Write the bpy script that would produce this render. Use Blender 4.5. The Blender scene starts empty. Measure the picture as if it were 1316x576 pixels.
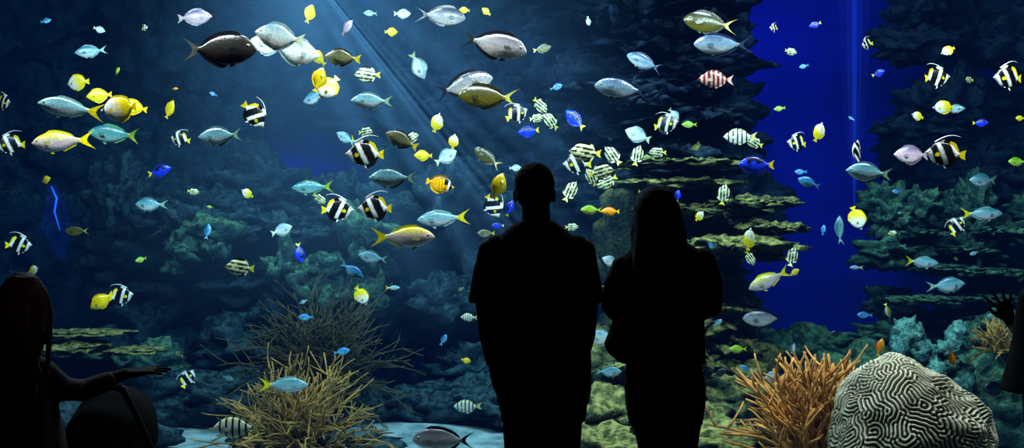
import bpy, bmesh, math, random
import numpy as np
from mathutils import Vector, Matrix, noise as mnoise, Euler

random.seed(7); np.random.seed(7)
scene = bpy.context.scene
scene.view_settings.view_transform = 'Standard'
scene.view_settings.look = 'None'
F = 1316.0
CAMZ = 1.52

def W(px, py, d):
    return Vector(((px-658)*d/F, d, CAMZ-(py-288)*d/F))

def lin(c):
    o = []
    for v in c:
        v = v/255.0
        o.append(v/12.92 if v <= 0.04045 else ((v+0.055)/1.055)**2.4)
    return tuple(o)

# ------------------------------------------------------------ materials
def new_mat(name):
    m = bpy.data.materials.new(name); m.use_nodes = True
    nt = m.node_tree
    for n in list(nt.nodes): nt.nodes.remove(n)
    out = nt.nodes.new('ShaderNodeOutputMaterial')
    return m, nt, out

def principled(name, col, rough=0.7, noise_scale=8, noise_amt=0.3, bump=0.0, spec=0.3, col2=None, up_col=None, coords='Object'):
    m, nt, out = new_mat(name)
    b = nt.nodes.new('ShaderNodeBsdfPrincipled')
    b.inputs['Roughness'].default_value = rough
    b.inputs['Specular IOR Level'].default_value = spec
    tc = nt.nodes.new('ShaderNodeTexCoord')
    nz = nt.nodes.new('ShaderNodeTexNoise')
    nz.inputs['Scale'].default_value = noise_scale
    nz.inputs['Detail'].default_value = 6
    nt.links.new(tc.outputs[coords], nz.inputs['Vector'])
    rmp = nt.nodes.new('ShaderNodeValToRGB')
    c2 = col2 if col2 else tuple(x*(1-noise_amt) for x in col)
    rmp.color_ramp.elements[0].position = 0.35
    rmp.color_ramp.elements[1].position = 0.65
    rmp.color_ramp.elements[0].color = (*c2, 1)
    rmp.color_ramp.elements[1].color = (*col, 1)
    nt.links.new(nz.outputs['Fac'], rmp.inputs['Fac'])
    src = rmp.outputs['Color']
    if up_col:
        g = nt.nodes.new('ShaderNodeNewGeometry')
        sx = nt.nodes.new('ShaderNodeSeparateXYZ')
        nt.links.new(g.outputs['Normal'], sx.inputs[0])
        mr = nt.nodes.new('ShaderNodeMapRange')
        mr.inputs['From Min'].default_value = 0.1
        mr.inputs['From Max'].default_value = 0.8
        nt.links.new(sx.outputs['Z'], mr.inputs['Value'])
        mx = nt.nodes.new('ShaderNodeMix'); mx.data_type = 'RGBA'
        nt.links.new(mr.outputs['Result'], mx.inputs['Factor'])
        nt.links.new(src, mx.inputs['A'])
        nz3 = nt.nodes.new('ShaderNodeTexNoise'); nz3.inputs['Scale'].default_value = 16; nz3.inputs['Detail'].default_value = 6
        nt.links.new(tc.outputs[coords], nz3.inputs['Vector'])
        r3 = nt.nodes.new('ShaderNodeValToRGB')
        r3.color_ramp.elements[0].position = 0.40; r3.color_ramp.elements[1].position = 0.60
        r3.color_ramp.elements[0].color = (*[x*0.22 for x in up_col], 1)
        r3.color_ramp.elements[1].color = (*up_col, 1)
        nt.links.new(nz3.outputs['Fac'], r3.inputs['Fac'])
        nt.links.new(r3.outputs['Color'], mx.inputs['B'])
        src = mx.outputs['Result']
    nt.links.new(src, b.inputs['Base Color'])
    if bump > 0:
        nz2 = nt.nodes.new('ShaderNodeTexNoise'); nz2.inputs['Scale'].default_value = noise_scale*3
        nz2.inputs['Detail'].default_value = 8
        nt.links.new(tc.outputs[coords], nz2.inputs['Vector'])
        bp = nt.nodes.new('ShaderNodeBump'); bp.inputs['Strength'].default_value = bump
        bp.inputs['Distance'].default_value = 0.05
        nt.links.new(nz2.outputs['Fac'], bp.inputs['Height'])
        nt.links.new(bp.outputs['Normal'], b.inputs['Normal'])
    nt.links.new(b.outputs['BSDF'], out.inputs['Surface'])
    return m

MAT = {}
MAT['wall'] = principled('dark_wall_paint', (0.012,0.012,0.014), 0.9, 5, 0.3, 0.05)
MAT['floor'] = principled('dark_carpet', (0.012,0.012,0.015), 0.95, 40, 0.4, 0.2)
MAT['frame'] = principled('black_frame', (0.01,0.01,0.012), 0.5, 10, 0.2)
MAT['sand'] = principled('white_sand', (0.30,0.38,0.36), 0.95, 5, 0.3, 0.4, 0.1, col2=(0.10,0.17,0.17))
MAT['tankback'] = principled('blue_backdrop', (0.014,0.014,0.50), 0.9, 1.2, 0.25, 0.0, 0.0)
MAT['rock_shaded'] = principled('shaded_overhang_rock', (0.012,0.022,0.044), 0.9, 6, 0.6, 1.0, 0.05, col2=(0.002,0.005,0.012), up_col=(0.020,0.036,0.055))  # shade under the overhang put into the rock colour
MAT['rock_dark'] = principled('shadowed_reef_rock', (0.018,0.040,0.052), 0.9, 5, 0.6, 1.0, 0.05, col2=(0.003,0.008,0.014), up_col=(0.032,0.066,0.070))  # darker copy of the reef rock, shade put into its colour
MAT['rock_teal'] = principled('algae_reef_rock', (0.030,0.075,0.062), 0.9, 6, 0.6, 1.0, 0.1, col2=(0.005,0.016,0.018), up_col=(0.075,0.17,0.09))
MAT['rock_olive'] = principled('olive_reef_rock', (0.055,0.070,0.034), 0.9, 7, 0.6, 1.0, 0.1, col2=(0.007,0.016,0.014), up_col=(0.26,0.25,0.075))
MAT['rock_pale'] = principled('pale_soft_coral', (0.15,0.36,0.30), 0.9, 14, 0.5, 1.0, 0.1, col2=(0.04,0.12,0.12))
MAT['gold_coral'] = principled('golden_coral', (0.40,0.215,0.05), 0.8, 6, 0.5, 0.2, 0.2, col2=(0.10,0.065,0.02))
MAT['orange_coral'] = principled('orange_coral', (0.66,0.27,0.055), 0.8, 6, 0.5, 0.2, 0.2, col2=(0.20,0.075,0.02))
MAT['murk_coral'] = principled('brown_coral', (0.085,0.062,0.028), 0.9, 9, 0.5, 0.2, 0.1, col2=(0.025,0.03,0.015))
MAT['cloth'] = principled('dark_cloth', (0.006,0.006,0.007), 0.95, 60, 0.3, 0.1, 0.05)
MAT['skin_shadow'] = principled('skin_dim', (0.022,0.014,0.012), 0.8, 20, 0.1, 0.0, 0.1)  # skin darkened, silhouette shade put into its colour
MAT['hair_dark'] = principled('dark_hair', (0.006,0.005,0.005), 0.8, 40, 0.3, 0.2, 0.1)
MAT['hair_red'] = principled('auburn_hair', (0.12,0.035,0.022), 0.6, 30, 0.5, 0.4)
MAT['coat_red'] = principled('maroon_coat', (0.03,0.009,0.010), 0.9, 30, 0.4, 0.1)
MAT['eye'] = principled('eye_white', (0.08,0.08,0.08), 0.3, 5, 0.05)
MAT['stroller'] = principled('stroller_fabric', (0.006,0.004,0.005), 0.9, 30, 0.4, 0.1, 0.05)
MAT['metal'] = principled('stroller_metal', (0.012,0.012,0.014), 0.6, 30, 0.2, 0, 0.1)

m, nt, out = new_mat('fish_scales')
b = nt.nodes.new('ShaderNodeBsdfPrincipled')
at = nt.nodes.new('ShaderNodeAttribute'); at.attribute_name = 'Col'
oi = nt.nodes.new('ShaderNodeObjectInfo')
mr = nt.nodes.new('ShaderNodeMapRange'); mr.inputs['To Min'].default_value = 0.65; mr.inputs['To Max'].default_value = 1.1
nt.links.new(oi.outputs['Random'], mr.inputs['Value'])
tc = nt.nodes.new('ShaderNodeTexCoord')
vz = nt.nodes.new('ShaderNodeTexNoise'); vz.inputs['Scale'].default_value = 26; vz.inputs['Detail'].default_value = 5
nt.links.new(tc.outputs['Object'], vz.inputs['Vector'])
mr2 = nt.nodes.new('ShaderNodeMapRange'); mr2.inputs['From Min'].default_value = 0.3; mr2.inputs['From Max'].default_value = 0.7
mr2.inputs['To Min'].default_value = 0.65; mr2.inputs['To Max'].default_value = 1.05
nt.links.new(vz.outputs['Fac'], mr2.inputs['Value'])
mu = nt.nodes.new('ShaderNodeMath'); mu.operation = 'MULTIPLY'
nt.links.new(mr.outputs['Result'], mu.inputs[0]); nt.links.new(mr2.outputs['Result'], mu.inputs[1])
vm = nt.nodes.new('ShaderNodeVectorMath'); vm.operation = 'SCALE'
nt.links.new(at.outputs['Color'], vm.inputs[0]); nt.links.new(mu.outputs[0], vm.inputs['Scale'])
nt.links.new(vm.outputs['Vector'], b.inputs['Base Color'])
b.inputs['Roughness'].default_value = 0.27
b.inputs['Specular IOR Level'].default_value = 0.6
bp = nt.nodes.new('ShaderNodeBump'); bp.inputs['Strength'].default_value = 0.2; bp.inputs['Distance'].default_value = 0.01
nt.links.new(vz.outputs['Fac'], bp.inputs['Height']); nt.links.new(bp.outputs['Normal'], b.inputs['Normal'])
nt.links.new(b.outputs['BSDF'], out.inputs['Surface'])
MAT['fish'] = m

# ------------------------------------------------------------ mesh builder
class MB:
    def __init__(s): s.v = []; s.f = []; s.c = []
    def add(s, vs, fs, cs=None):
        o = len(s.v); s.v.extend([tuple(x) for x in vs])
        s.f.extend([tuple(i+o for i in f) for f in fs])
        if cs: s.c.extend(cs)
    def mesh(s, name, mat, smooth=True):
        me = bpy.data.meshes.new(name)
        me.from_pydata(s.v, [], s.f)
        if s.c:
            a = me.color_attributes.new('Col', 'FLOAT_COLOR', 'POINT')
            arr = np.ones((len(s.v), 4), dtype=np.float32); arr[:, :3] = np.array(s.c, dtype=np.float32)
            a.data.foreach_set('color', arr.ravel())
        if smooth:
            me.polygons.foreach_set('use_smooth', [True]*len(me.polygons))
        me.materials.append(mat); me.update()
        return me

def link(name, me, loc=(0,0,0), parent=None):
    o = bpy.data.objects.new(name, me); o.location = loc
    scene.collection.objects.link(o)
    if parent: o.parent = parent
    return o

def empty(name, loc=(0,0,0)):
    e = bpy.data.objects.new(name, None); e.location = loc; e.empty_display_size = 0.1
    scene.collection.objects.link(e); return e

def box(mb, x0, x1, y0, y1, z0, z1):
    vs = [(x,y,z) for x in (x0,x1) for y in (y0,y1) for z in (z0,z1)]
    mb.add(vs, [(0,1,3,2),(4,6,7,5),(0,4,5,1),(2,3,7,6),(0,2,6,4),(1,5,7,3)])

def ellip(mb, c, r, seg=24, rings=14, rot=None):
    c = Vector(c); vs = []; fs = []
    for i in range(rings+1):
        th = math.pi*i/rings
        for j in range(seg):
            a = 2*math.pi*j/seg
            p = Vector((r[0]*math.sin(th)*math.cos(a), r[1]*math.sin(th)*math.sin(a), r[2]*math.cos(th)))
            if i in (0, rings): p.x *= 0; p.y *= 0; p.x += 1e-4*math.cos(a); p.y += 1e-4*math.sin(a)
            if rot: p = rot @ p
            vs.append(c+p)
    for i in range(rings):
        for j in range(seg):
            k = (j+1) % seg
            fs.append((i*seg+j, (i+1)*seg+j, (i+1)*seg+k, i*seg+k))
    fs.append(tuple(range(seg))); fs.append(tuple(rings*seg+seg-1-j for j in range(seg)))
    mb.add(vs, fs)

def tube(mb, pts, radii, seg=14, balls=False, flat=None):
    pts = [Vector(p) for p in pts]; n = len(pts)
    vs = []; fs = []; up = None
    for i in range(n):
        if i == 0: t = pts[1]-pts[0]
        elif i == n-1: t = pts[-1]-pts[-2]
        else: t = (pts[i+1]-pts[i-1])
        t.normalize()
        if up is None:
            up = Vector((0,1,0)) if abs(t.y) < 0.9 else Vector((1,0,0))
        s = t.cross(up); s.normalize(); u2 = s.cross(t); u2.normalize(); up = u2
        for j in range(seg):
            a = 2*math.pi*j/seg
            vs.append(pts[i] + s*math.cos(a)*radii[i] + u2*math.sin(a)*radii[i]*(flat or 1))
    for i in range(n-1):
        for j in range(seg):
            k = (j+1) % seg
            fs.append((i*seg+j, i*seg+k, (i+1)*seg+k, (i+1)*seg+j))
    fs.append(tuple(range(seg-1,-1,-1))); fs.append(tuple((n-1)*seg+j for j in range(seg)))
    mb.add(vs, fs)
    if balls:
        for p, r in zip(pts, radii): ellip(mb, p, (r,r,r), 14, 10)

def loft(mb, secs, seg=32, pw=2.3):
    vs = []; fs = []; n = len(secs)
    for (cx, cy, z, rx, ry) in secs:
        for j in range(seg):
            a = 2*math.pi*j/seg
            ca, sa = math.cos(a), math.sin(a)
            vs.append((cx+rx*math.copysign(abs(ca)**(2/pw), ca), cy+ry*math.copysign(abs(sa)**(2/pw), sa), z))
    for i in range(n-1):
        for j in range(seg):
            k = (j+1) % seg
            fs.append((i*seg+j, (i+1)*seg+j, (i+1)*seg+k, i*seg+k))
    fs.append(tuple(range(seg))); fs.append(tuple((n-1)*seg+seg-1-j for j in range(seg)))
    mb.add(vs, fs)

def remeshed(name, mb, mat, parent, voxel=0.007, smooth=4):
    me = mb.mesh(name, mat)
    o = link(name, me, parent=parent)
    md = o.modifiers.new('Remesh', 'REMESH'); md.mode = 'VOXEL'; md.voxel_size = voxel; md.use_smooth_shade = True
    if smooth:
        s = o.modifiers.new('Smooth', 'SMOOTH'); s.factor = 0.5; s.iterations = smooth
    return o

# ------------------------------------------------------------ room shell
def shell(name, boxes, mat):
    mb = MB()
    for bx in boxes: box(mb, *bx)
    return link(name, mb.mesh(name, mat, False))
shell('floor', [(-5.2,5.2,-2.2,5.55,-0.1,0)], MAT['floor'])
shell('ceiling', [(-5.2,5.2,-2.2,5.74,3.5,3.6)], MAT['wall'])
shell('wall_left', [(-5.3,-5.2,-2.2,5.55,0,3.5)], MAT['wall'])
shell('wall_right', [(5.2,5.3,-2.2,5.55,0,3.5)], MAT['wall'])
shell('wall_rear', [(-5.2,5.2,-2.3,-2.2,0,3.5)], MAT['wall'])
shell('wall_front', [(-5.2,5.2,5.55,5.75,-0.1,0.2),(-5.2,5.2,5.55,5.75,3.0,3.5),(-5.2,-4.7,5.55,5.75,0.2,3.0),(4.7,5.2,5.55,5.75,0.2,3.0)], MAT['wall'])
shell('trim_1', [(-4.7,4.7,5.47,5.55,0.12,0.2),(-4.7,4.7,5.47,5.55,3.0,3.06)], MAT['frame'])
mg, nt, out = new_mat('acrylic_window')
tr = nt.nodes.new('ShaderNodeBsdfTransparent'); tr.inputs[0].default_value = (0.97,0.99,0.99,1)
gl = nt.nodes.new('ShaderNodeBsdfGlossy'); gl.inputs['Roughness'].default_value = 0.03
mx = nt.nodes.new('ShaderNodeMixShader'); mx.inputs[0].default_value = 0.03
nt.links.new(tr.outputs[0], mx.inputs[1]); nt.links.new(gl.outputs[0], mx.inputs[2])
nt.links.new(mx.outputs[0], out.inputs['Surface'])
shell('window_1', [(-4.7,4.7,5.62,5.68,0.2,3.0)], mg)
shell('wall_tank_back', [(-8,8,13.3,13.4,-0.6,5.2)], MAT['tankback'])
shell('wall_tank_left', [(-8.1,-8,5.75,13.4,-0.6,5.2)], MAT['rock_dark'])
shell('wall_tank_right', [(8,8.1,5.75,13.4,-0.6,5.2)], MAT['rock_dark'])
shell('ceiling_tank', [(-8.1,8.1,5.75,13.4,5.2,5.3)], MAT['wall'])
# water
mw, nt, out = new_mat('tank_water')
ab = nt.nodes.new('ShaderNodeVolumeAbsorption'); ab.inputs['Color'].default_value = (0.36,0.64,0.76,1); ab.inputs['Density'].default_value = 0.26
em = nt.nodes.new('ShaderNodeEmission'); em.inputs['Color'].default_value = (0.00012,0.00085,0.0038,1); em.inputs['Strength'].default_value = 1  # blue glow put into the water in place of scattered light
ad = nt.nodes.new('ShaderNodeAddShader')
nt.links.new(ab.outputs[0], ad.inputs[0]); nt.links.new(em.outputs[0], ad.inputs[1])
nt.links.new(ad.outputs[0], out.inputs['Volume'])
shell('tank_water', [(-7.95,7.95,5.76,13.25,-0.55,5.1)], mw)

# light shafts painted as a self-glowing volume in the water
ms, nt, out = new_mat('shaft_glow')
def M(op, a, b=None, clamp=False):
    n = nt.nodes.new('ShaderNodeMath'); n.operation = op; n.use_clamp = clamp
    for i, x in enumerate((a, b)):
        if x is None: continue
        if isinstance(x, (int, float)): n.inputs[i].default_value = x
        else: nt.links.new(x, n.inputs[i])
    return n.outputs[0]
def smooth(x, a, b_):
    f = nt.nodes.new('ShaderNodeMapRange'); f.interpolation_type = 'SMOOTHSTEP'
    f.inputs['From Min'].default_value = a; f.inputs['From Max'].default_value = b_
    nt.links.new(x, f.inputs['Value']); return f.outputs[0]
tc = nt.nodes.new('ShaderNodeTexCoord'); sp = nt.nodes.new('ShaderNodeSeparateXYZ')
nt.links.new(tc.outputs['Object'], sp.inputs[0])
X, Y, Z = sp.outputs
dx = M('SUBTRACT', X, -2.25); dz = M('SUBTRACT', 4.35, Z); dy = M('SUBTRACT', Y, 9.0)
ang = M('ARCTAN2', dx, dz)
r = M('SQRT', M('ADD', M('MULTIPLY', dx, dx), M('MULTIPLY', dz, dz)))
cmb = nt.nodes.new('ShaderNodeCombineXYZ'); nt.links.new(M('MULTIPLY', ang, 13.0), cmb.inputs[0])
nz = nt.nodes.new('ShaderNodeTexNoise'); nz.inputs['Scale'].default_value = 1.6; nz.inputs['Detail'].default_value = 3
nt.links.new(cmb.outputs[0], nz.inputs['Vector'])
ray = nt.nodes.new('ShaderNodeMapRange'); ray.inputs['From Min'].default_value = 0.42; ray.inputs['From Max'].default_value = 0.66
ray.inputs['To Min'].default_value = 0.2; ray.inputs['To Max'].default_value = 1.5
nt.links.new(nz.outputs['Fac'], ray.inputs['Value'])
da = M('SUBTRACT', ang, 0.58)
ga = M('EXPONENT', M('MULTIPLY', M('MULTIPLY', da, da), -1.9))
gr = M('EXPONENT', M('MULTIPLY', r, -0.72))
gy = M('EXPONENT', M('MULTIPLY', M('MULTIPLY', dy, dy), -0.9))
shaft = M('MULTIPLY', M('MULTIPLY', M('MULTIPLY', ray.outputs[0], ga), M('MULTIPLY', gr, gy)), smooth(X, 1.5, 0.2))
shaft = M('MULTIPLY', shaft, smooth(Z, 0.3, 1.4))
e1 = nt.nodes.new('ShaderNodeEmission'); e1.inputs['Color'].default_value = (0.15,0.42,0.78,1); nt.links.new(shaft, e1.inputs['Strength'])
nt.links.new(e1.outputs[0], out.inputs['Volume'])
shell('painted_shaft', [(-3.6,1.5,7.4,10.6,0.3,4.8)], ms)

def glow_volume(name, col):  # emission-only volume, used to paint beams of light
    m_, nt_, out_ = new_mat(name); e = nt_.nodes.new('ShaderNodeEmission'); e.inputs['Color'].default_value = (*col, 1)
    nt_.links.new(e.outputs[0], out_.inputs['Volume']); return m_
c = W(1098, 0, 11.5)
for rr_, cc in ((.20,(.001,.002,.012)), (.10,(.002,.005,.03)), (.03,(.005,.012,.08))):  # faint vertical beam painted as nested glowing tubes
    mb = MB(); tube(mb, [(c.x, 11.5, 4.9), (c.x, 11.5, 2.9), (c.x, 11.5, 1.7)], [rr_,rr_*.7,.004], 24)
    link('painted_beam', mb.mesh('painted_beam', glow_volume('beam_glow', cc)))
mb = MB(); tube(mb, [W(68,238,11.6), W(72,290,11.6), W(80,332,11.6)], [.05,.16,.03], 20)  # blue streak of light painted as a glowing tube
link('painted_beam', mb.mesh('painted_beam', glow_volume('streak_glow', (.0,.008,.12))))
mb = MB(); tube(mb, [W(66,240,11.4), W(73,255,11.4), W(70,272,11.4), W(77,296,11.4)], [.006,.012,.010,.003], 8)  # bright core of the streak, painted the same way
link('painted_beam', mb.mesh('painted_beam', glow_volume('streak_glow_core', (.05,.4,4.0))))

# ------------------------------------------------------------ sea bed
mb = MB(); nx, ny = 120, 60; vs = []; fs = []
for j in range(ny+1):
    for i in range(nx+1):
        x = -7.9+15.8*i/nx; y = 5.78+7.4*j/ny
        vs.append((x, y, -0.38+0.08*mnoise.noise(Vector((x*0.8,y*0.8,1)))+0.03*mnoise.noise(Vector((x*4,y*4,3)))))
for j in range(ny):
    for i in range(nx):
        a = j*(nx+1)+i; fs.append((a,a+1,a+nx+2,a+nx+1))
mb.add(vs, fs); link('sand_seabed', mb.mesh('sand_seabed', MAT['sand']))

# ------------------------------------------------------------ rocks
_ico = {}
def ico(sub):
    if sub not in _ico:
        bm = bmesh.new(); bmesh.ops.create_icosphere(bm, subdivisions=sub, radius=1)
        bm.verts.index_update()
        _ico[sub] = ([v.co.copy() for v in bm.verts], [tuple(v.index for v in f.verts) for f in bm.faces]); bm.free()
    return _ico[sub]

def lump(mb, c, s, seed, amp=0.35, freq=1.6, sub=4, plate=False):
    V, Fc = ico(sub); c = Vector(c); vs = []
    off = Vector((seed*7.3, seed*3.1, seed*1.7))
    for u in V:
        n = mnoise.fractal(u*freq+off, 0.8, 2.1, 4)
        if plate:
            f = 1+amp*n+0.10*mnoise.noise(u*6+off)
            p = Vector((u.x*s[0]*f, u.y*s[1]*f, u.z*s[2] + s[2]*0.8*mnoise.noise(Vector((u.x*3, u.y*3, 0))*freq+off)))
            p.z += s[2]*0.7*mnoise.noise(u*8+off)
        else:
            n2 = mnoise.noise(u*5+off); n3 = mnoise.noise(u*11+off)
            f = 1+amp*n+0.13*n2+0.06*n3
            p = Vector((u.x*s[0]*f, u.y*s[1]*f, u.z*s[2]*f))
        vs.append(c+p)
    mb.add(vs, Fc)

def px_lump(mb, px, py, d, wpx, hpx, depth, seed, **k):
    lump(mb, W(px,py,d), (wpx/2*d/F, depth, hpx/2*d/F), seed, **k)

rs = random.Random(3)
mb = MB(); sd = 0
for py in range(-20, 240, 22):
    t = (py+20)/260
    x0 = 700+110*t; x1 = 945-5*t
    for k in range(2):
        sd += 1
        cx = rs.uniform(x0+20, x1-30); w = rs.uniform(80, 170)
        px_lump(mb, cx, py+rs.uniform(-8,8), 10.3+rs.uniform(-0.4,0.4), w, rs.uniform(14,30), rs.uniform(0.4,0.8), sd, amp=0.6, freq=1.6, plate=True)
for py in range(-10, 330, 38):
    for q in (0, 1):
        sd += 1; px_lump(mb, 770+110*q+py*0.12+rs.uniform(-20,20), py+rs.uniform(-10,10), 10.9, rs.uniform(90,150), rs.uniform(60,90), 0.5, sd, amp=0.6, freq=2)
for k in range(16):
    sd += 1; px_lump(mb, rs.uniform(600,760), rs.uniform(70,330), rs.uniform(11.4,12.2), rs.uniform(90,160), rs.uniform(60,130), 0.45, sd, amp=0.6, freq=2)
link('rock_overhang', mb.mesh('rock_overhang', MAT['rock_shaded']))
mb = MB()
plates = [(880,212,9.4,140,12),(865,238,9.3,160,14),(950,262,9.1,80,12),(900,272,9.2,140,16),(985,293,9.0,80,14),(945,315,8.8,125,20),
          (880,325,8.9,110,18),(985,330,9.3,50,10),(900,352,9.2,90,14),(860,372,9.1,120,18),(915,395,9.2,90,16),(870,420,9.0,130,22),
          (915,448,9.1,110,26),(860,470,8.8,140,32),(1000,262,9.7,50,8)]
for p in plates:
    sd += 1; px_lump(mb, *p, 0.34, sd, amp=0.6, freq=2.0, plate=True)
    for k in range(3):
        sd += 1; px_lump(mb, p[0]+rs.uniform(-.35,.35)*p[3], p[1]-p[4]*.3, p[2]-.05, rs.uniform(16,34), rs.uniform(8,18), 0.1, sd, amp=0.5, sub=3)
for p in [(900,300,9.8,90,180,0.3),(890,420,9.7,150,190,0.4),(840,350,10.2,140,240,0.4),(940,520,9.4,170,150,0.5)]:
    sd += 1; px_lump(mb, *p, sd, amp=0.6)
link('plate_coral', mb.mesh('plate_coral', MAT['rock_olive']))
mb = MB()
for p in [(790,530,8.0,120,60,0.35),(770,575,7.6,110,60,0.35),(930,572,7.4,150,50,0.4),(850,560,8.2,200,80,0.4),(720,560,8.8,120,70,0.4),(940,500,8.8,120,70,0.35),(760,470,9.2,120,90,0.4),(905,610,7.4,260,90,0.6)]:
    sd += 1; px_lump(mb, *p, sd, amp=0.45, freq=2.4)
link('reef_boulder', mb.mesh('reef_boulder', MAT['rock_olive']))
mb = MB()
for k in range(34):
    sd += 1
    py = rs.uniform(-10, 300); cx = rs.uniform(1155+25*math.sin(py*.03), 1420)
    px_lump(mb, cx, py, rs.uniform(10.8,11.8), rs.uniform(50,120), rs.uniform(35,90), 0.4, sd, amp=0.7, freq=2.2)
link('rocky_reef', mb.mesh('rocky_reef_upper', MAT['rock_shaded']))
mb = MB()
for k in range(44):
    sd += 1
    py = rs.uniform(250, 470); cx = rs.uniform(1120+20*math.sin(py*.05), 1420)
    px_lump(mb, cx, py, rs.uniform(10.0,11.2), rs.uniform(30,90), rs.uniform(24,64), 0.35, sd, amp=0.8, freq=2.5)
for p in [(1190,385,9.6,90,8),(1215,345,9.8,80,10),(1265,350,9.6,80,10),(1180,300,10.0,50,12),(1285,298,9.8,70,12),(1240,322,9.9,70,10),(1290,385,9.5,70,12),(1230,410,9.8,90,14)]:
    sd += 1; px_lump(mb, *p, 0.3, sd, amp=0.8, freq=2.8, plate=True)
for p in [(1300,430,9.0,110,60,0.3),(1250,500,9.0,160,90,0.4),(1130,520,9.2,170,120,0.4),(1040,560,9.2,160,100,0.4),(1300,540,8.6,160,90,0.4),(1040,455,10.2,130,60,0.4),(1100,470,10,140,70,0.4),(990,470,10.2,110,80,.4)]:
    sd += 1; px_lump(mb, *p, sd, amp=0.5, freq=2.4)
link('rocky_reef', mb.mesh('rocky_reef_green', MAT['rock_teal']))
mb = MB()
for k in range(26):
    sd += 1; px_lump(mb, rs.uniform(1150,1235), rs.uniform(425,500), 8.3+rs.uniform(-.1,.2), rs.uniform(14,36), rs.uniform(18,46), 0.1, sd, amp=0.6, freq=2.5, sub=3)
sd += 1; px_lump(mb, 1195, 500, 8.5, 110, 90, 0.25, sd)
link('soft_coral', mb.mesh('soft_coral', MAT['rock_pale']))
# left reef (dim)
mb = MB()
for k in range(60):
    sd += 1
    py = rs.uniform(240, 520); cx = rs.uniform(150, 700)
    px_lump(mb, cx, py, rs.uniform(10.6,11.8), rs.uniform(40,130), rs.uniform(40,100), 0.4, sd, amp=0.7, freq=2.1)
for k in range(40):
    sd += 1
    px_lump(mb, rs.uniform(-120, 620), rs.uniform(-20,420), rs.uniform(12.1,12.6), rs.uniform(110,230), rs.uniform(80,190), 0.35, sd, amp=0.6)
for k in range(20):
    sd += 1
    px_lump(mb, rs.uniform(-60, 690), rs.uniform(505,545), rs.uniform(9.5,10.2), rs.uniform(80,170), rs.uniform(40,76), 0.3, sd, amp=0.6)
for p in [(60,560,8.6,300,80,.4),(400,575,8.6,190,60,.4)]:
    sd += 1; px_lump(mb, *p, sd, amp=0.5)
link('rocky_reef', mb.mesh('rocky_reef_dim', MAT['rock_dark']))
mb = MB()
for p in [(100,428,9.4,110,7,0.3),(95,446,9.2,80,14,0.3),(165,450,9.3,80,6,0.3)]:
    sd += 1; px_lump(mb, *p, sd, amp=0.6, freq=2, plate=True)
link('rock_ledge', mb.mesh('rock_ledge', MAT['rock_olive']))
mb = MB()
for p in [(60,480,9.8,160,60,.4),(130,500,9.8,140,70,.4),(190,470,10,90,60,.3)]:
    sd += 1; px_lump(mb, *p, sd, amp=0.5)
for k in range(10):
    sd += 1; px_lump(mb, rs.uniform(220,290), rs.uniform(285,350), 10.2, rs.uniform(20,50), rs.uniform(20,50), 0.2, sd, amp=0.7, sub=3)
for k in range(14):
    sd += 1; px_lump(mb, rs.uniform(360,490), rs.uniform(290,400), 10.2, rs.uniform(20,60), rs.uniform(30,70), 0.2, sd, amp=0.7, sub=3)
link('leather_coral', mb.mesh('leather_coral', MAT['rock_teal']))

# ------------------------------------------------------------ branching corals
def bush(name, base, n, length, spread, rad, mat, seed, twigs=3, droop=0.4, aspect_y=0.6, bw=.08):
    R = random.Random(seed); mb = MB(); base = Vector(base)
    for i in range(n):
        a = R.uniform(0, 2*math.pi); el = min(1.5, abs(R.gauss(0, spread)))
        d = Vector((math.sin(el)*math.cos(a), math.sin(el)*math.sin(a)*aspect_y, math.cos(el)))
        if d.z < 0.05: d.z = 0.05
        d.normalize(); L = length*R.uniform(0.55, 1.1); st = base+Vector((R.uniform(-bw,bw),R.uniform(-bw,bw),0))
        pts = [st]; p = st.copy(); dd = d.copy(); ns = 9
        for k in range(ns):
            dd = dd+Vector((R.gauss(0,.16),R.gauss(0,.14),R.gauss(0,.10)-droop*0.05*k)); dd.normalize()
            p = p+dd*L/ns; pts.append(p.copy())
        tube(mb, pts, [rad*(1.25-0.6*k/ns) for k in range(ns+1)], 6)
        for tnum in range(twigs):
            k = R.randint(2, ns-1); q = pts[k].copy(); dv = (pts[k+1]-pts[k]).normalized()
            dv = (dv+Vector((R.gauss(0,.5),R.gauss(0,.5),R.gauss(0.1,.35)))).normalized()
            tp = [q]
            for j in range(4):
                dv = (dv+Vector((R.gauss(0,.15),R.gauss(0,.15),0.05))).normalized()
                q = q+dv*L*R.uniform(.05,.09); tp.append(q.copy())
            tube(mb, tp, [rad*(0.9-0.1*j) for j in range(5)], 5)
    return link(name, mb.mesh(name, mat))
bush('gorgonian_coral', W(388,590,8.4), 230, 0.84, 1.1, 0.0085, MAT['gold_coral'], 1, 4, droop=0.5)
bush('gorgonian_coral', W(415,505,9.4), 190, 0.95, 0.75, 0.0075, MAT['murk_coral'], 2, 4, droop=0.5)
bush('finger_coral', W(1050,606,6.9), 170, 0.78, 0.60, 0.0115, MAT['orange_coral'], 3, 4, droop=0.15)
bush('sea_anemone', W(1285,452,8.2), 60, 0.26, 0.8, 0.008, MAT['gold_coral'], 4, 2)

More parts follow.
